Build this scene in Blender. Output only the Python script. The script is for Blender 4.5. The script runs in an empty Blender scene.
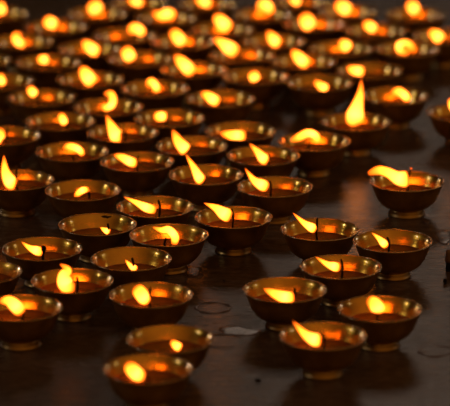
import bpy, bmesh, math, random
from mathutils import Vector
S = bpy.context.scene
C = S.collection
rng = random.Random(7)

# ------------------------------------------------------------------ camera geometry
W, H = 450, 406
F = 3300.0                                   # focal length in pixels
PITCH = math.radians(16.5)
D = 0.080                                    # rim diameter of a lamp, metres
R = D / 2
RIM_Z = 0.91 * R
CAM_Z = 0.951 + RIM_Z
cp, sp = math.cos(PITCH), math.sin(PITCH)

def ray(px, py):
    u, v = (px - W / 2) / F, (H / 2 - py) / F
    return Vector((u, cp + v * sp, -sp + v * cp))

def on_plane(px, py, z):
    d = ray(px, py)
    k = (z - CAM_Z) / d.z
    return Vector((d.x * k, d.y * k, z)), k      # point, metres per (pixel / F)

# ------------------------------------------------------------------ node helpers
def new_mat(name):
    m = bpy.data.materials.new(name); m.use_nodes = True
    nt = m.node_tree; nt.nodes.clear()
    return m, nt
def N(nt, t, **kw):
    n = nt.nodes.new(t)
    for k, v in kw.items():
        setattr(n, k, v)
    return n
def ramp(nt, stops, interp='LINEAR'):
    n = N(nt, 'ShaderNodeValToRGB'); cr = n.color_ramp; cr.interpolation = interp
    while len(cr.elements) < len(stops): cr.elements.new(0.5)
    for e, (p, c) in zip(cr.elements, stops):
        e.position = p; e.color = (*c, 1) if len(c) == 3 else c
    return n

def mat_brass(name, dark, light, rough0, rough1, scale=60.0, coat=0):
    m, nt = new_mat(name); L = nt.links.new
    tc = N(nt, 'ShaderNodeTexCoord'); oi = N(nt, 'ShaderNodeObjectInfo')
    add = N(nt, 'ShaderNodeVectorMath', operation='ADD'); L(tc.outputs['Object'], add.inputs[0]); L(oi.outputs['Random'], add.inputs[1])
    no = N(nt, 'ShaderNodeTexNoise'); no.inputs['Scale'].default_value = scale; no.inputs['Detail'].default_value = 5
    L(add.outputs[0], no.inputs['Vector'])
    cr = ramp(nt, [(0.3, dark), (0.7, light)]); L(no.outputs['Fac'], cr.inputs[0])
    # turned rings: fine horizontal lathe marks
    sx = N(nt, 'ShaderNodeSeparateXYZ'); L(tc.outputs['Object'], sx.inputs[0])
    n2 = N(nt, 'ShaderNodeTexNoise', noise_dimensions='1D'); n2.inputs['Scale'].default_value = 900; n2.inputs['Detail'].default_value = 3
    L(sx.outputs['Z'], n2.inputs['W'])
    mr = N(nt, 'ShaderNodeMapRange'); mr.inputs['To Min'].default_value = rough0; mr.inputs['To Max'].default_value = rough1
    mr.inputs['From Min'].default_value = .3; mr.inputs['From Max'].default_value = .7
    L(no.outputs['Fac'], mr.inputs['Value'])
    bp = N(nt, 'ShaderNodeBump'); bp.inputs['Strength'].default_value = 0.12; bp.inputs['Distance'].default_value = 0.0006
    L(n2.outputs['Fac'], bp.inputs['Height'])
    b2 = N(nt, 'ShaderNodeBump'); b2.inputs['Strength'].default_value = 0.2; b2.inputs['Distance'].default_value = 0.002
    L(no.outputs['Fac'], b2.inputs['Height']); L(bp.outputs[0], b2.inputs['Normal'])
    p = N(nt, 'ShaderNodeBsdfPrincipled'); p.inputs['Metallic'].default_value = 1.0; p.inputs['Coat Weight'].default_value = coat; p.inputs['Coat Roughness'].default_value = .10
    L(cr.outputs[0], p.inputs['Base Color']); L(mr.outputs[0], p.inputs['Roughness']); L(b2.outputs[0], p.inputs['Normal'])
    o = N(nt, 'ShaderNodeOutputMaterial'); L(p.outputs[0], o.inputs[0])
    return m

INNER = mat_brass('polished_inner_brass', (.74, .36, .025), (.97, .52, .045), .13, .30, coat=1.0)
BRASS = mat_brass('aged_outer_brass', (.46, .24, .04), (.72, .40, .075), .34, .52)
RIMM = mat_brass('worn_rim_brass', (.55, .33, .12), (.78, .52, .22), .16, .30)
FOOTM = mat_brass('foot_brass', (.36, .20, .05), (.56, .33, .09), .30, .46)

def mat_simple(name, col, rough, metallic=0, spec=.5, noise=None, coat=0):
    m, nt = new_mat(name); L = nt.links.new
    p = N(nt, 'ShaderNodeBsdfPrincipled'); o = N(nt, 'ShaderNodeOutputMaterial'); L(p.outputs[0], o.inputs[0])
    tc = N(nt, 'ShaderNodeTexCoord'); no = N(nt, 'ShaderNodeTexNoise'); no.inputs['Scale'].default_value = noise or 120
    L(tc.outputs['Object'], no.inputs['Vector'])
    cr = ramp(nt, [(.3, tuple(c * .6 for c in col)), (.7, tuple(min(1, c * 1.3) for c in col))]); L(no.outputs['Fac'], cr.inputs[0])
    L(cr.outputs[0], p.inputs['Base Color'])
    p.inputs['Roughness'].default_value = rough; p.inputs['Metallic'].default_value = metallic
    p.inputs['Specular IOR Level'].default_value = spec; p.inputs['Coat Weight'].default_value = coat
    return m
OIL = mat_simple('melted_butter', (.24, .065, .010), .05, spec=.6, noise=60)
WICK = mat_simple('charred_wick', (.012, .008, .006), .9, spec=.1, noise=300)
CHAR = mat_simple('charred_cotton', (.015, .011, .009), .85, spec=.2, noise=300)
WAX = mat_simple('butter_and_sheen', (.125, .078, .060), .18, spec=.6, noise=150)  # dried butter; also colours the patch standing in for window sheen
STUB = mat_simple('browned_cotton', (.22, .13, .08), .8, spec=.2, noise=250)

def mat_ember():
    m, nt = new_mat('glowing_ember'); e = N(nt, 'ShaderNodeEmission'); o = N(nt, 'ShaderNodeOutputMaterial')
    e.inputs[0].default_value = (1, .12, .01, 1); e.inputs[1].default_value = 2.0
    nt.links.new(e.outputs[0], o.inputs[0]); return m
EMBER = mat_ember()

def mat_flame(name, strength):
    m, nt = new_mat(name); L = nt.links.new
    at = N(nt, 'ShaderNodeAttribute', attribute_name='along')
    col = ramp(nt, [(0, (1, .11, .004)), (.14, (1, .19, .010)), (.35, (1, .305, .034)), (.7, (1, .21, .012)), (1, (1, .11, .004))])
    L(at.outputs['Fac'], col.inputs[0])
    st = ramp(nt, [(0, (.30,) * 3), (.18, (.85,) * 3), (.4, (1,) * 3), (.75, (.8,) * 3), (1, (.25,) * 3)])
    L(at.outputs['Fac'], st.inputs[0])
    mul = N(nt, 'ShaderNodeMath', operation='MULTIPLY'); L(st.outputs[0], mul.inputs[0]); mul.inputs[1].default_value = strength
    lf = N(nt, 'ShaderNodeLayerWeight'); lf.inputs[0].default_value = .4     # thin edge of the flame burns deeper orange
    cm = N(nt, 'ShaderNodeMix', data_type='RGBA'); L(lf.outputs['Facing'], cm.inputs[0]); L(col.outputs[0], cm.inputs[6]); cm.inputs[7].default_value = (1, .11, .002, 1)
    e = N(nt, 'ShaderNodeEmission'); L(cm.outputs[2], e.inputs[0]); L(mul.outputs[0], e.inputs[1])
    lw = N(nt, 'ShaderNodeLayerWeight'); lw.inputs[0].default_value = .5
    inv = N(nt, 'ShaderNodeMath', operation='SUBTRACT'); inv.inputs[0].default_value = 1; L(lw.outputs['Facing'], inv.inputs[1])
    pw = N(nt, 'ShaderNodeMath', operation='POWER'); L(inv.outputs[0], pw.inputs[0]); pw.inputs[1].default_value = 1.7
    al = ramp(nt, [(0, (.35,) * 3), (.15, (1,) * 3), (.7, (1,) * 3), (1, (.45,) * 3)]); L(at.outputs['Fac'], al.inputs[0])
    am = N(nt, 'ShaderNodeMath', operation='MULTIPLY'); L(pw.outputs[0], am.inputs[0]); L(al.outputs[0], am.inputs[1])
    tr = N(nt, 'ShaderNodeBsdfTransparent'); mx = N(nt, 'ShaderNodeMixShader')
    L(am.outputs[0], mx.inputs[0]); L(tr.outputs[0], mx.inputs[1]); L(e.outputs[0], mx.inputs[2])
    o = N(nt, 'ShaderNodeOutputMaterial'); L(mx.outputs[0], o.inputs[0])
    return m
FLAME = mat_flame('flame', 8.5)

def mat_floor():
    m, nt = new_mat('worn_stone_floor'); L = nt.links.new
    tc = N(nt, 'ShaderNodeTexCoord')
    n1 = N(nt, 'ShaderNodeTexNoise'); n1.inputs['Scale'].default_value = 5; n1.inputs['Detail'].default_value = 8; n1.inputs['Roughness'].default_value = .65
    n2 = N(nt, 'ShaderNodeTexNoise'); n2.inputs['Scale'].default_value = 60; n2.inputs['Detail'].default_value = 8; n2.inputs['Roughness'].default_value = .7
    mp = N(nt, 'ShaderNodeMapping'); mp.inputs['Scale'].default_value = (1, 2.2, 1); mp.inputs['Rotation'].default_value = (0, 0, .5)
    L(tc.outputs['Object'], n1.inputs['Vector']); L(tc.outputs['Object'], mp.inputs[0]); L(mp.outputs[0], n2.inputs['Vector'])
    c1 = ramp(nt, [(.3, (.075, .050, .034)), (.7, (.17, .118, .080))]); L(n1.outputs['Fac'], c1.inputs[0])
    c2 = ramp(nt, [(.35, (.45, .42, .4)), (.7, (1.4, 1.35, 1.3))]); L(n2.outputs['Fac'], c2.inputs[0])
    mx = N(nt, 'ShaderNodeMix', data_type='RGBA', blend_type='MULTIPLY'); mx.inputs[0].default_value = 1
    L(c1.outputs[0], mx.inputs[6]); L(c2.outputs[0], mx.inputs[7])
    # scratches
    wv = N(nt, 'ShaderNodeTexNoise'); wv.inputs['Scale'].default_value = 30; wv.inputs['Detail'].default_value = 4
    m2 = N(nt, 'ShaderNodeMapping'); m2.inputs['Scale'].default_value = (.6, 6, 1); m2.inputs['Rotation'].default_value = (0, 0, -.45)
    L(tc.outputs['Object'], m2.inputs[0]); L(m2.outputs[0], wv.inputs['Vector'])
    rr = ramp(nt, [(.35, (.05,) * 3), (.65, (.20,) * 3)]); L(n1.outputs['Fac'], rr.inputs[0])
    ra = N(nt, 'ShaderNodeMath', operation='MULTIPLY_ADD'); L(n2.outputs['Fac'], ra.inputs[0]); ra.inputs[1].default_value = .14; L(rr.outputs[0], ra.inputs[2])
    bp = N(nt, 'ShaderNodeBump'); bp.inputs['Strength'].default_value = .32; bp.inputs['Distance'].default_value = .0018
    ad = N(nt, 'ShaderNodeMath', operation='ADD'); L(n2.outputs['Fac'], ad.inputs[0]); L(wv.outputs['Fac'], ad.inputs[1])
    L(ad.outputs[0], bp.inputs['Height'])
    p = N(nt, 'ShaderNodeBsdfPrincipled'); L(mx.outputs[2], p.inputs['Base Color']); L(ra.outputs[0], p.inputs['Roughness']); L(bp.outputs[0], p.inputs['Normal'])
    p.inputs['Specular IOR Level'].default_value = .5
    o = N(nt, 'ShaderNodeOutputMaterial'); L(p.outputs[0], o.inputs[0])
    return m
FLOOR = mat_floor()

# ------------------------------------------------------------------ mesh helpers
def lathe(profile, seg=64, closed=False, wob=None):
    bm = bmesh.new(); rings = []
    for (r, z) in profile:
        if r < 1e-9:
            rings.append([bm.verts.new((0, 0, z))]); continue
        rings.append([bm.verts.new((r * math.cos(2 * math.pi * i / seg), r * math.sin(2 * math.pi * i / seg), z)) for i in range(seg)])
    pairs = list(zip(rings, rings[1:])) + ([(rings[-1], rings[0])] if closed else [])
    for a, b in pairs:
        for i in range(seg):
            j = (i + 1) % seg
            if len(a) == 1 and len(b) == 1: continue
            if len(a) == 1: bm.faces.new((a[0], b[j], b[i]))
            elif len(b) == 1: bm.faces.new((a[i], a[j], b[0]))
            else: bm.faces.new((a[i], a[j], b[j], b[i]))
    bmesh.ops.recalc_face_normals(bm, faces=bm.faces)
    return bm
def to_mesh(name, bm, mat, smooth=True):
    me = bpy.data.meshes.new(name); bm.to_mesh(me); bm.free()
    me.materials.append(mat)
    if smooth:
        for p in me.polygons: p.use_smooth = True
    return me
def link(name, me, parent=None):
    o = bpy.data.objects.new(name, me); C.objects.link(o); o.parent = parent
    return o

def spline(pts, n):
    """Catmull-Rom through a list of tuples, n samples."""
    P = [pts[0]] + list(pts) + [pts[-1]]
    out = []
    m = len(pts) - 1
    for k in range(n):
        t = k / (n - 1) * m; i = min(int(t), m - 1); u = t - i
        a, b, c, d = P[i], P[i + 1], P[i + 2], P[i + 3]
        out.append(tuple(.5 * (2 * q + (r - p) * u + (2 * p - 5 * q + 4 * r - s) * u * u + (3 * q - p - 3 * r + s) * u ** 3) for p, q, r, s in zip(a, b, c, d)))
    return out

OUT = [(0, .15), (.36, .15), (.42, .18), (.56, .225), (.70, .325), (.80, .46), (.865, .61), (.915, .745), (.96, .845), (1.0, .91)]
INN = [(.975, .91), (.93, .845), (.885, .745), (.835, .615), (.765, .475), (.66, .355), (.50, .265), (.30, .215), (0, .205)]
def inner_r(z):
    for (r0, z0), (r1, z1) in zip(INN, INN[1:]):
        if z1 <= z <= z0: return r1 + (r0 - r1) * (z - z1) / (z0 - z1)
    return .5
def sm(profile, n):
    return [(max(0, a) * R, b * R) for a, b in spline(profile, n)]
bowl_meshes, foot_meshes, rim_meshes = [], [], []
for v in range(3):
    me = to_mesh('bowl', lathe(sm(OUT, 30) + sm(INN, 30)), BRASS)
    me.materials.append(INNER)
    for i, p in enumerate(me.polygons):
        if i >= 29 * 64: p.material_index = 1
    bowl_meshes.append(me)
    fw = (.46, .48, .44)[v]
    foot_meshes.append(to_mesh('foot', lathe([(r * R, z * R) for r, z in [(.05, 0), (fw, 0), (fw + .012, .014), (fw + .010, .035), (fw - .005, .05), (fw - .018, .10), (fw - .015, .15), (fw - .03, .185), (.30, .20), (.05, .20)]], closed=True), FOOTM))
    tor = [((.985 + .019 * math.cos(a)) * R, (.912 + .015 * math.sin(a)) * R) for a in [2 * math.pi * k / 10 for k in range(10)]]
    rim_meshes.append(to_mesh('rim', lathe(tor, closed=True), RIMM))
oil_cache = {}
def oil_mesh(z):
    z = round(z, 2)
    if z not in oil_cache:
        r = inner_r(z) + .004
        prof = [(0, z), (r * .6, z), (r * .93, z + .004), (r * .985, z + .016), (r, z + .03)]
        oil_cache[z] = to_mesh('melted_butter', lathe([(a * R, b * R) for a, b in prof]), OIL)
    return oil_cache[z]

def tube(path, radii, seg=10, depth=1.0, attr=None):
    """Swept closed tube, path in the xz plane mostly; returns bmesh and per-vert t list."""
    bm = bmesh.new(); rings = []; ts = []
    n = len(path)
    for k, (p, r) in enumerate(zip(path, radii)):
        p = Vector(p); a = Vector(path[max(0, k - 1)]); b = Vector(path[min(n - 1, k + 1)])
        tan = (b - a).normalized()
        u = Vector((0, 1, 0)); w = tan.cross(u).normalized()
        rings.append([bm.verts.new(p + (w * math.cos(2 * math.pi * i / seg) + u * depth * math.sin(2 * math.pi * i / seg)) * r) for i in range(seg)])
        ts += [k / (n - 1)] * seg
    for a, b in zip(rings, rings[1:]):
        for i in range(seg):
            j = (i + 1) % seg; bm.faces.new((a[i], a[j], b[j], b[i]))
    for ring, s, t in ((rings[0], 0, 0), (rings[-1], -1, 1)):
        c = bm.verts.new(sum((v.co for v in ring), Vector()) / seg); ts.append(t)
        for i in range(seg):
            j = (i + 1) % seg
            bm.faces.new((ring[j], ring[i], c) if s == 0 else (ring[i], ring[j], c))
    bmesh.ops.recalc_face_normals(bm, faces=bm.faces)
    return bm, ts

def flame_mesh(pts, wmax, prof):
    """pts: local (x, z) from base to tip; prof: relative radius stops."""
    n = 22
    path = [(x, .0012, z) for x, z in spline(pts, n)]
    pr = [max(.02, a[0]) for a in spline([(q,) for q in prof], n)]
    bm, ts = tube(path, [wmax / 2 * q for q in pr], seg=16, depth=.85)
    me = to_mesh('flame', bm, FLAME)
    at = me.attributes.new('along', 'FLOAT', 'POINT')
    at.data.foreach_set('value', ts)
    return me

TEAR = [.72, .98, 1.0, .82, .58, .32, .03]
FAT = [.68, .98, 1.0, .95, .80, .52, .06]
BLOB = [.45, .85, 1.0, 1.0, .95, .75, .2]
ARC = [.6, .85, .95, 1.0, 1.0, .85, .3]
TALL = [.45, .95, 1.0, .72, .48, .26, .03]

GROUP = 'brass butter lamps burning in rows on the floor'
LAMPS = []
# (rim centre x, y), flame points in pixels base -> tip, width px, radius profile, wick (dx0, x1, y1) or None, oil level, label
def lamp(cx, cy, pts, w, prof, wick, oil, label):
    LAMPS.append(dict(cx=cx, cy=cy, pts=pts, w=w, prof=prof, wick=wick, oil=oil, label=label))

# ---- sharp rows
lamp(407, 180.5, [(410, 178), (405, 178.5), (397, 177), (388, 172), (378, 169.5), (367, 173)], 17, [.55, 1, .95, .7, .6, .55, .25], (408, 411, 168), .52,
     'brass lamp alone on bare floor at right, flame blown flat leftward past its rim')
lamp(322, 229, [(316, 229.5), (311, 227), (303, 222), (292, 212)], 10, TEAR, (319, 317, 217), .52,
     'brass lamp on open floor right of the central lamp, thin flame pointing up left')
lamp(391, 240, [(387, 246), (383, 242), (378, 237), (371, 231.5)], 8.5, TEAR, (388.5, 387, 236), .5,
     'dark brass lamp with short slanted flame, standing in front of the solitary lamp')
lamp(341, 266, [(340, 267), (334, 266), (326, 263), (315, 256)], 10, TEAR, (341.5, 341, 258), .5,
     'brass lamp with leftward pointed flame, touching the dark lamp with short slanted flame')
lamp(285, 289, [(295, 297), (286, 297), (276, 294), (263, 288)], 13, FAT, (292.5, 295, 287), .5,
     'brass lamp on open floor at centre front with broad flame lying flat to the left')
lamp(380, 308, [(379, 313), (378, 308), (373, 302), (366, 300)], 15, BLOB, (379, 379, 309), .5,
     'brass lamp at lower right with round dome-shaped flame on a short wick')
lamp(323, 335, [(321, 340), (314, 339), (304, 333), (292, 320)], 14, TEAR, (323.5, 323, 332), .5,
     'frontmost brass lamp right of centre, curved flame rising to upper left edge of bowl')
lamp(233.5, 216.5, [(231, 216), (224, 213), (215, 207), (203, 202)], 14.5, [.8, 1, .98, .8, .55, .28, .03], (232, 231.5, 208), .52,
     'sharp brass lamp at the very centre, thick black wick and long flame streaming left')
lamp(275, 186, [(268, 187), (261, 184), (253, 179), (244, 167)], 12, TEAR, (270, 269.5, 180), .55,
     'brass lamp behind and right of the central lamp, flame arching up beyond its left rim')
lamp(206, 174, [(203, 181), (199, 177), (193, 166), (185, 153)], 11, TEAR, (203, 203, 176), .55,
     'brass lamp behind and left of the central lamp, tall narrow flame leaning left')
lamp(193.5, 144.5, [(187, 150), (184, 147), (178, 140), (172, 128)], 13, FAT, None, .6,
     'brass lamp with upright fat flame, just behind the lamp with tall narrow flame')
lamp(239, 131, [(246, 136), (238, 136), (230, 135), (219, 133)], 12, FAT, None, .6,
     'slightly blurred brass lamp with flat wedge flame lying wholly inside its bowl, upper centre')
lamp(265, 154.5, [(268, 160), (263, 157), (257, 150), (249, 142)], 11, TEAR, (269, 270, 152), .6,
     'brass lamp right behind the arching-flame lamp, its pointed flame against a lit inner wall')
lamp(312, 141.5, [(318, 144), (316, 136), (308, 133), (299, 137), (290, 141)], 8.5, ARC, (310, 310, 141), .55,
     'brass lamp whose flame curls over its wick like a hook, beside open floor')
lamp(356, 121, [(358, 125), (355, 117), (357, 106), (360, 93), (361, 78)], 19, TALL, (358, 358, 117), .58,
     'brass lamp with the tallest flame of all, a straight upright spire')
lamp(395, 95, [(407, 101), (406, 96), (399, 91), (391, 93)], 8.5, ARC, (396, 396, 98), .5,
     'blurred brass lamp with curved bean-shaped flame, behind and right of the tall-spire lamp')
lamp(462, 112, [(455, 111), (452, 104), (451, 97)], 8, BLOB, None, .55,
     'brass lamp cut by the right edge of the photo, alone beyond bare floor')
lamp(318, 82, [(328, 90), (322, 86), (314, 80)], 9, FAT, None, .55,
     'blurred brass lamp with small slanted flame, behind and left of the tall-spire lamp')
# ---- left middle
lamp(5, 135, [(2, 145), (-1, 137), (1, 127)], 12, BLOB, (7, 8, 128), .6,
     'brass lamp cut by upper left edge, black wick between flame and glowing reflection')
lamp(72, 151, [(83, 155), (79, 149), (71, 146), (63, 147)], 7.5, ARC, (72.5, 72, 154), .55,
     'brass lamp at left with small flame bent over its wick like a mushroom cap')
lamp(137, 161, [(137, 163), (130, 161), (122, 157), (113, 154)], 10, FAT, (138, 138.5, 155), .6,
     'brass lamp left of centre, flat flame reaching its left rim, orange glow beside wick')
lamp(17, 179.5, [(16, 186), (10, 181), (5, 170), (4, 154)], 15, TEAR, (18, 16.5, 168), .62,
     'brass lamp cut by left edge with big upright flame in front of black bent wick')
lamp(82, 189.5, [(89, 188.5), (83, 189.5), (79, 192), (74, 196)], 7, BLOB, (88, 88.5, 191), .55,
     'brass lamp at left with low curled flame shaped like a comma')
lamp(99, 224, [(110, 232), (105, 230), (100, 227)], 7, TEAR, (107, 108, 223), .5,
     'brass lamp with tiny flame and black crust on its back inner wall')
lamp(155, 206, [(156, 210), (146, 207), (136, 202), (123, 196)], 10, TEAR, (159, 158.5, 199), .55,
     'brass lamp with orange glow, long flame crossing its left rim, behind a two-lobed flame')
lamp(167, 234, [(174, 244), (175, 236), (169, 229), (161, 229), (152, 226)], 9, FAT, (166, 166, 237), .5,
     'brass lamp with broad two-lobed flame, left of the central lamp')
lamp(42, 248, [(43, 252), (36, 250), (29, 247), (21, 241)], 10, TEAR, (44.5, 44, 245), .52,
     'brass lamp near left edge with thin flame pointing to its left rim, knobbly wick')
lamp(72, 280, [(75, 287), (66, 285), (64, 275), (68, 269), (60, 263)], 17, [.5, .9, 1, .8, .55, .38, .1], (76, 77, 276), .55,
     'brass lamp at lower left with wide wavy flame whose tip hooks leftward')
lamp(131, 258, [(137, 269), (131, 266), (125, 259)], 7, TEAR, (132, 132, 257), .48,
     'brass lamp with small stubby slanted flame, behind a lamp with square bright flame')
lamp(151, 294, [(149, 304), (144, 298), (139, 291), (134, 286)], 15, [.3, .75, .95, 1, .98, .85, .35], (151, 150.5, 286), .52,
     'brass lamp with square bright flame and orange reflection either side of black wick')
lamp(170, 338, [(181, 348), (176, 345), (171, 340)], 9, FAT, None, .52,
     'brass lamp with tiny round flame and deep yellow inner wall, near bottom edge')
lamp(148, 368, [(145, 376), (137, 374), (131, 368), (128, 361)], 15, BLOB, None, .52,
     'blurred brass lamp at bottom edge, the frontmost of all, thumb-shaped flame')
lamp(20, 307, [(22, 313), (16, 306), (8, 300), (-2, 301)], 14, FAT, (22, 22, 304), .55,
     'brass lamp at lower left with arching flame cut by left edge and orange streak right')
lamp(-19, 271, [(-20, 277), (-28, 270), (-36, 264)], 12, FAT, None, .55,
     'brass lamp mostly beyond the left edge, only its orange-lit right rim showing')
# ---- blurred back rows
lamp(62, 120, [(65, 124), (63, 118), (60, 112)], 8, BLOB, None, .58,
     'blurred brass lamp with narrow upright flame, behind the mushroom-cap flame lamp')
lamp(106, 107, [(100, 107), (108, 107.5), (113, 102), (111, 94), (104, 94)], 7.5, ARC, None, .55,
     'blurred brass lamp with inverted U flame, behind a lamp with bright slanted spike')
lamp(126, 131, [(121, 138), (116, 134), (111, 124), (106, 113)], 15, TEAR, (125, 125, 128), .6,
     'brass lamp whose bright slanted spike of flame stands left of its wick, upper left')
lamp(166, 118.5, [(167, 117), (160, 117), (153, 118)], 10, BLOB, None, .55,
     'blurred brass lamp with small flat oval flame, behind the upright fat flame')
lamp(41, 97, [(36, 95), (32, 91), (28, 86)], 9, BLOB, None, .55,
     'blurred brass lamp at upper left with slanted oval flame at its back rim')
lamp(0, 81, [(3, 85), (1, 79), (0, 73)], 8, BLOB, None, .55,
     'blurred brass lamp at left edge with flame and orange reflection side by side')
lamp(90, 79, [(94, 83), (89, 78), (84, 71), (80, 66)], 14, FAT, None, .58,
     'blurred brass lamp with fan-shaped flame, behind the inverted U flame')
lamp(155, 88, [(156, 92), (156, 86), (151, 81), (147, 86)], 7.5, ARC, None, .55,
     'blurred brass lamp with hooked flame and separate round glow beside it')
lamp(221, 98, [(219, 102), (213, 99), (207, 95), (200, 92)], 11, FAT, None, .52,
     'blurred brass lamp with wedge flame at upper centre, dark floor gap to its right')
lamp(257, 76, [(256, 81), (254, 76), (252, 71)], 11, BLOB, None, .55,
     'blurred brass lamp with small round flame and wide golden inner wall')
lamp(193, 69, [(193, 73), (187, 67), (180, 60), (174, 54)], 13, FAT, None, .55,
     'blurred brass lamp with large slanting flame, behind the upper-centre wedge flame')
lamp(138, 58, [(132, 60), (128, 53), (124, 46)], 13, BLOB, None, .58,
     'blurred brass lamp with big oval flame touching a round orange glow')
lamp(48, 62, [(49, 59), (43, 59), (37, 58)], 9, BLOB, None, .58,
     'blurred brass lamp at upper left with small flat lozenge flame')
lamp(93, 48, [(99, 52), (93, 49), (87, 44), (82, 40)], 12, FAT, None, .55,
     'blurred brass lamp at upper left with slanted flame behind the fan-shaped flame')
lamp(132, 36, [(143, 36), (140, 31), (134, 29), (129, 35)], 10, ARC, None, .55,
     'blurred brass lamp with dome flame, behind the big oval flame')
lamp(178, 39, [(184, 42), (178, 35), (171, 27)], 12, BLOB, None, .55,
     'blurred brass lamp with slanted oval flame, second row behind the large slanting flame')
lamp(243, 54, [(237, 52), (229, 47), (220, 41), (212, 37)], 14, TEAR, None, .55,
     'blurred brass lamp with the longest bright wedge flame, upper centre')
lamp(304, 61, [(309, 64), (302, 60), (296, 54), (291, 49)], 12, FAT, None, .55,
     'blurred brass lamp with broad double-tipped flame, behind and left of tall-spire lamp')
lamp(370, 70, [(364, 71), (355, 70), (346, 67)], 10, FAT, None, .55,
     'blurred brass lamp with flat flame just behind the tip of the tall spire')
lamp(342, 48, [(350, 49), (345, 45), (338, 44)], 12, BLOB, None, .55,
     'blurred brass lamp with heart-shaped flame, left of the ring-shaped flame')
lamp(407, 48, [(409, 52), (400, 50), (399, 44), (406, 42), (412, 46), (411, 51)], 6, [.7, .9, 1, 1, .9, .8, .5], None, .55,
     'blurred brass lamp with ring-shaped flame at upper right')
lamp(273, 41, [(280, 44), (275, 41), (271, 36), (267, 31)], 11, FAT, None, .55,
     'blurred brass lamp with slanted flame, behind and left of the broad double-tipped flame')
lamp(22, 41, [(25, 45), (19, 42), (16, 37), (21, 33)], 9, ARC, None, .55,
     'blurred brass lamp at upper left with kidney-shaped flame')
lamp(-22, 60, [(-25, 62), (-30, 58), (-36, 54)], 10, BLOB, None, .55,
     'blurred brass lamp almost wholly beyond the upper left edge, only right rim showing')
lamp(218, 30, [(230, 30), (224, 25), (218, 19), (215, 15)], 13, FAT, None, .55,
     'blurred brass lamp with fat slanted flame, behind the longest bright wedge flame')
lamp(315, 23, [(312, 28), (307, 21), (302, 13)], 15, BLOB, None, .55,
     'blurred brass lamp with big upright oval flame, near top right of centre')
lamp(376, 30, [(376, 30), (370, 26), (363, 22)], 10, BLOB, None, .55,
     'blurred brass lamp with small tilted almond flame near the top, orange glow to its right')
lamp(443, 36, [(442, 40), (436, 35), (428, 31)], 12, FAT, None, .55,
     'blurred brass lamp at right edge with triangular flame, in the second row from the top')
lamp(56, 26, [(57, 25), (50, 22), (44, 18)], 12, BLOB, None, .55,
     'blurred brass lamp at upper left with leaf-shaped flame, behind the kidney-shaped flame')
lamp(166, 17, [(175, 16), (168, 13), (160, 15), (152, 11)], 10, FAT, None, .55,
     'blurred brass lamp near the top with wide lumpy flame, left of centre')
# ---- top edge
lamp(-2, 13, [(2, 14), (1, 8), (-1, 1)], 9, BLOB, None, .55,
     'blurred brass lamp in the top left corner of the photo')
lamp(97, 13, [(98, 12), (95, 7), (91, 1)], 15, BLOB, None, .55,
     'blurred brass lamp at the top edge with big round flame, second from the left corner')
lamp(138, 2, [(143, 2), (135, 1), (128, -2)], 8, FAT, None, .55,
     'blurred brass lamp cut by the top edge behind the wide lumpy flame')
lamp(207, 3, [(211, 3), (203, 1), (195, -3)], 9, FAT, None, .55,
     'blurred brass lamp cut by the top edge behind the fat slanted flame')
lamp(263, 14, [(271, 13), (268, 6), (263, 4), (259, 12)], 10, ARC, None, .55,
     'blurred brass lamp at the top edge with horseshoe flame, right of centre')
lamp(303, 1, [(300, 3), (295, 0), (289, -4)], 8, BLOB, None, .55,
     'blurred brass lamp cut by the top edge behind the big upright oval flame')
lamp(347, 11, [(351, 11), (343, 7), (336, 1)], 13, BLOB, None, .55,
     'blurred brass lamp at the top edge with broad flame, behind the tilted almond flame')
lamp(416, 14, [(417, 12), (413, 7), (409, 0)], 12, BLOB, None, .55,
     'blurred brass lamp at the top edge with oval flame, nearest the right corner')

# rim centres on the floor; nudge apart where two rims would cut into each other
for L in LAMPS:
    p, k = on_plane(L['cx'], L['cy'], RIM_Z)
    L['p'] = Vector((p.x, p.y)); L['orig'] = L['p'].copy(); L['s'] = k / F
for it in range(400):
    for i, a in enumerate(LAMPS):
        for b in LAMPS[i + 1:]:
            d = b['p'] - a['p']; m = d.length; need = D * 1.0
            if m < need:
                q = d.normalized() * (need - m) / 2
                a['p'] -= q; b['p'] += q

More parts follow.
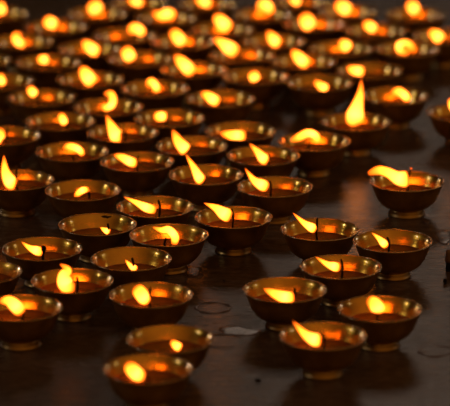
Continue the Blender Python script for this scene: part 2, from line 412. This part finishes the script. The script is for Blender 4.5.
bowl_n = 0
for L in LAMPS:
    p = L['p']; s = L['s']
    root = bpy.data.objects.new('butter_lamp', None); C.objects.link(root)
    root.empty_display_size = .02; root.scale = (.975,) * 3
    root.location = (p.x, p.y, 0)
    root['label'] = L['label']; root['category'] = 'lamp'; root['group'] = GROUP
    v = rng.randrange(3); rz = rng.uniform(0, 6.28)
    b = link('bowl', bowl_meshes[v], root); b.rotation_euler.z = rz
    f = link('foot', foot_meshes[v], b); r_ = link('rim', rim_meshes[v], b)
    oz = L['oil'] + .05 + rng.uniform(-.015, .015)
    link('melted_butter', oil_mesh(oz), root)
    # pixel -> local x, z in the upright plane through the lamp's axis
    ox, oy = L['orig']; 
    def loc(px, py):
        return ((px - L['cx']) * s + (ox - p.x), RIM_Z - (py - L['cy']) * s / cp)
    blur = 0
    pts = [loc(*q) for q in L['pts']]
    zmin = oz * R + .0012 + .25 * L['w'] * s
    pts = [(x, max(z, zmin)) for x, z in pts]
    if L['wick']:
        x0, x1, y1 = L['wick']
        xa = loc(x0, L['cy'])[0]; xb, zb = loc(x1, y1)
    else:
        xb = pts[0][0] + .001; xa = xb + rng.uniform(-.001, .001); zb = pts[0][1] + .002
    za = oz * R - .0035
    mid = (xa + xb) / 2 + rng.choice((-1, 1)) * .0012
    wp = [(xa, 0, za), (mid - .0003, 0, za + (zb - za) * .35), (mid, 0, za + (zb - za) * .7), (xb, 0, zb)]
    wr = [.0013, .00115, .00105, .0012, .0010]
    if 'knobbly' in L['label']: wr = [.0014, .0013, .0014, .0026, .0019]
    path = spline(wp, 14)
    rad = [q[0] * rng.uniform(.9, 1.12) for q in spline([(q,) for q in wr], 14)]
    bm, _ = tube(path, rad, seg=8)
    wk = link('wick', to_mesh('wick', bm, WICK), root)
    link('flame', flame_mesh(pts, L['w'] * s, L['prof']), root)
    if 'black crust' in L['label']:                        # burnt crust stuck high on the back inner wall
        q = random.Random(11); bm = bmesh.new()
        for cx_, cz_, rr in ((105.5, .845, .0030), (108.5, .835, .0026), (111, .85, .0018), (103, .85, .0014)):
            ret = bmesh.ops.create_icosphere(bm, subdivisions=2, radius=rr)
            x_ = (cx_ - L['cx']) * s; rad_ = inner_r(cz_) * R; y_ = math.sqrt(rad_ ** 2 - x_ ** 2)
            for vv in ret['verts']:
                vv.co *= q.uniform(.8, 1.15); vv.co.y *= .35; vv.co.z *= .55
                vv.co += Vector((x_, y_, cz_ * R))
        cr_ = link('burnt_crust', to_mesh('burnt_crust', bm, CHAR), b); cr_.rotation_euler.z = -rz
        cr_['label'] = 'black burnt crust on the back inner wall'
    if L['label'].startswith('brass lamp alone'):
        bm = bmesh.new(); bmesh.ops.create_icosphere(bm, subdivisions=2, radius=.0011)
        e = link('ember', to_mesh('ember', bm, EMBER), wk); e.location = (xb, 0, zb + .0006)
        e['label'] = 'orange glowing wick tip'

# ------------------------------------------------------------------ floor and what lies on it
bm = bmesh.new(); bmesh.ops.create_grid(bm, x_segments=2, y_segments=2, size=4)
fl = link('floor', to_mesh('floor', bm, FLOOR, False)); fl.location = (0, 4.0, 0); fl['kind'] = 'structure'

def tagged(name, me, loc, label, cat, group=None, rz=0):
    o = link(name, me); o.location = loc; o.rotation_euler.z = rz
    o['label'] = label; o['category'] = cat
    if group: o['group'] = group
    return o
def wax_ring(px, py, wpx, label, th=.0016, arc=1.0, seed=0):
    p, k = on_plane(px, py, 0); s = k / F; r = wpx / 2 * s; q = random.Random(seed)
    bm = bmesh.new(); n = 72; rings = []
    ph = [q.uniform(0, 6.28) for _ in range(3)]
    m = int(n * arc)
    for i in range(m + (arc < 1)):
        a = 2 * math.pi * i / n + ph[2]
        rr = r * (1 + .03 * math.sin(3 * a + ph[0]) + .02 * math.sin(7 * a + ph[1]))
        t = th * (1 + .4 * math.sin(5 * a + ph[1])) * (1 if arc == 1 else max(.1, math.sin(math.pi * i / m)) ** .4)
        rings.append([bm.verts.new(((rr + x * t) * math.cos(a), (rr + x * t) * math.sin(a), z * t)) for x, z in ((1, -.05), (.6, .28), (0, .4), (-.6, .28), (-1, -.05))])
    prs = list(zip(rings, rings[1:])) + ([(rings[-1], rings[0])] if arc == 1 else [])
    for a, b in prs:
        for i in range(4): bm.faces.new((a[i], b[i], b[i + 1], a[i + 1]))
    bmesh.ops.recalc_face_normals(bm, faces=bm.faces)
    return tagged('wax_ring', to_mesh('wax_ring', bm, WAX), (p.x, p.y, 0.0001), label, 'wax', 'dried rings of spilled butter on the floor')
wax_ring(213, 308, 34, 'thin ring of dried butter on bare floor right of the square-flame lamp', .0017, 1.0, 1)
wax_ring(222, 341, 40, 'faint pale ring of dried butter beside the tiny round flame lamp', .0018, .8, 2)
wax_ring(436, 351, 34, 'faint ring of dried butter on dark floor at the lower right edge', .0018, .85, 3)

def floor_patch(px, py, wx, wy, label, seed, h=.0008, name='wax_or_sheen_patch'):  # butter spills, plus one stand-in for window sheen
    p, k = on_plane(px, py, 0); s = k / F; q = random.Random(seed)
    a_, b_ = wx / 2 * s, wy / 2 * s / sp
    bm = bmesh.new(); n = 48; ph = [q.uniform(0, 6.28) for _ in range(4)]
    rings = []
    for f, z in ((1.0, -.0001), (.97, h * .6), (.88, h), (.55, h * .85)):
        ring = []
        for i in range(n):
            a = 2 * math.pi * i / n
            m = 1 + .14 * math.sin(2 * a + ph[0]) + .10 * math.sin(3 * a + ph[1]) + .07 * math.sin(5 * a + ph[2]) + .04 * math.sin(9 * a + ph[3])
            ring.append(bm.verts.new((a_ * f * m * math.cos(a), b_ * f * m * math.sin(a), z)))
        rings.append(ring)
    c = bm.verts.new((0, 0, h * .8))
    for a, b in zip(rings, rings[1:]):
        for i in range(n): bm.faces.new((a[i], a[(i + 1) % n], b[(i + 1) % n], b[i]))
    for i in range(n): bm.faces.new((rings[-1][i], rings[-1][(i + 1) % n], c))
    bmesh.ops.recalc_face_normals(bm, faces=bm.faces)
    return tagged(name, to_mesh(name, bm, WAX), (p.x, p.y, 0), label, 'wax', 'patches of spilled butter dried on the floor')
floor_patch(192, 272, 26, 10, 'glossy spill of butter with dark curled edge behind the square-flame lamp', 5)
floor_patch(238, 331, 40, 9, 'pinkish glossy smear standing in for window reflection on floor at centre bottom', 9, .0005)  # added patch imitating a window's reflection on bare floor
floor_patch(442, 237, 22, 12, 'pinkish crusty patch of spilled butter at the right edge', 6)
floor_patch(427, 222, 6, 4, 'small whitish crust of butter beside the foot of the solitary lamp', 8, .0016)

def crumb(px, py, wpx, hpx, label, mat, seed, name='burnt_wick', group=None):
    p, k = on_plane(px, py, 0); s = k / F; q = random.Random(seed)
    bm = bmesh.new(); bmesh.ops.create_icosphere(bm, subdivisions=2, radius=1)
    for v in bm.verts:
        v.co *= q.uniform(.82, 1.12)
        v.co = Vector((v.co.x * wpx / 2 * s, v.co.y * wpx / 2.4 * s, v.co.z * hpx / 2 * s / cp))
    z0 = min(v.co.z for v in bm.verts)
    return tagged(name, to_mesh(name, bm, mat, False), (p.x, p.y, -z0 - .0002), label, 'wick', group, q.uniform(0, 3))
root = bpy.data.objects.new('burnt_wick', None); C.objects.link(root)
p, k = on_plane(449, 271, 0); s = k / F
root.location = (p.x, p.y, 0); root['label'] = 'browned lump of wick with charred base at the right edge'; root['category'] = 'wick'
def stub(name, z0, z1, r, mat, seed):
    q = random.Random(seed)
    prof = [(0, z0), (r * .8, z0), (r, z0 + (z1 - z0) * .2), (r * .9, z0 + (z1 - z0) * .55), (r * 1.02, z0 + (z1 - z0) * .85), (r * .6, z1), (0, z1 * 1.02)]
    bm = lathe(prof, 14)
    for v in bm.verts: v.co.x *= q.uniform(.85, 1.15); v.co.y *= q.uniform(.85, 1.15)
    return link(name, to_mesh(name, bm, mat), root)
stub('charred_end', 0, 10 * s, 3.6 * s, CHAR, 1); stub('cotton', 9 * s, 22 * s, 3.9 * s, STUB, 2)
crumb(445, 284, 5, 6, 'black burnt wick stub on the floor near the right edge, below a browned lump', CHAR, 3)
crumb(262, 301, 2.2, 1.6, 'tiny black speck of burnt wick left of the broad flat flame lamp', CHAR, 4)
crumb(224, 281, 2.6, 1.2, 'tiny black speck of burnt wick on bare floor below the central lamp', CHAR, 5)
crumb(258, 381, 7, 2.5, 'dark crumb of burnt wick at the bottom edge of the floor', CHAR, 6)

# ------------------------------------------------------------------ light
wd = bpy.data.worlds.new('dim_hall'); S.world = wd; wd.use_nodes = True
wn = wd.node_tree; bg = wn.nodes['Background']
wtc = N(wn, 'ShaderNodeTexCoord'); wdot = N(wn, 'ShaderNodeVectorMath', operation='DOT_PRODUCT')
wn.links.new(wtc.outputs['Generated'], wdot.inputs[0]); wdot.inputs[1].default_value = (.38, -.79, .48)    # the lit side of the hall
wr_ = ramp(wn, [(0, (.03, .016, .007)), (.35, (.05, .027, .012)), (.6, (.16, .080, .030)), (.85, (.40, .19, .055)), (1, (.52, .25, .075))])
wmr = N(wn, 'ShaderNodeMapRange'); wmr.inputs['From Min'].default_value = -1; wn.links.new(wdot.outputs['Value'], wmr.inputs['Value'])
wn.links.new(wmr.outputs[0], wr_.inputs[0]); wn.links.new(wr_.outputs[0], bg.inputs[0]); bg.inputs[1].default_value = .45
def area(name, loc, target, sx, sy, power, col):
    l = bpy.data.lights.new(name, 'AREA'); l.shape = 'RECTANGLE'; l.size = sx; l.size_y = sy; l.energy = power; l.color = col
    o = bpy.data.objects.new(name, l); C.objects.link(o); o.location = loc
    o.rotation_euler = (Vector(target) - Vector(loc)).to_track_quat('-Z', 'Y').to_euler()
    return o
area('window_light', (.6, 9.0, 2.4), (0.1, 3.3, 0), 1.4, .8, 3.3, (1, .76, .58))
area('side_window_light', (-4.0, 2.9, 1.9), (0, 3.3, 0), .24, .24, 6.5, (.76, .78, 1.0))
area('low_glint_light', (-3.4, 6.6, .80), (0, 3.3, 0), .24, .24, 4.6, (.86, .82, .96))  # area light added for a second glint near the right rim ends
area('far_right_glint_light', (3.4, 6.6, .80), (0, 3.3, 0), .15, .15, 1.6, (.86, .82, .96))  # counterpart on the right, added for small glints at left rim ends
area('right_side_light', (4.0, 3.6, 1.5), (0, 3.3, 0), .16, .16, 1.8, (.76, .78, 1.0))  # small light from the right, for glints on the left rims

# ------------------------------------------------------------------ camera
cd = bpy.data.cameras.new('camera'); cam = bpy.data.objects.new('camera', cd); C.objects.link(cam)
cd.sensor_width = 36; cd.lens = 36 * F / W
cam.location = (0, 0, CAM_Z); cam.rotation_euler = (math.pi / 2 - PITCH, 0, 0)
cd.clip_start = .05
cd.dof.use_dof = True
fp, fk = on_plane(225, 232, RIM_Z)
cd.dof.focus_distance = fk * 1.0
cd.dof.aperture_fstop = cd.lens / 1000 / .040
S.camera = cam
S.view_settings.view_transform = 'Standard'
S.view_settings.look = 'None'
S.view_settings.exposure = 0
S.cycles.use_denoising = True
S.cycles.max_bounces = 10
S.cycles.transparent_max_bounces = 16
S.cycles.caustics_reflective = True
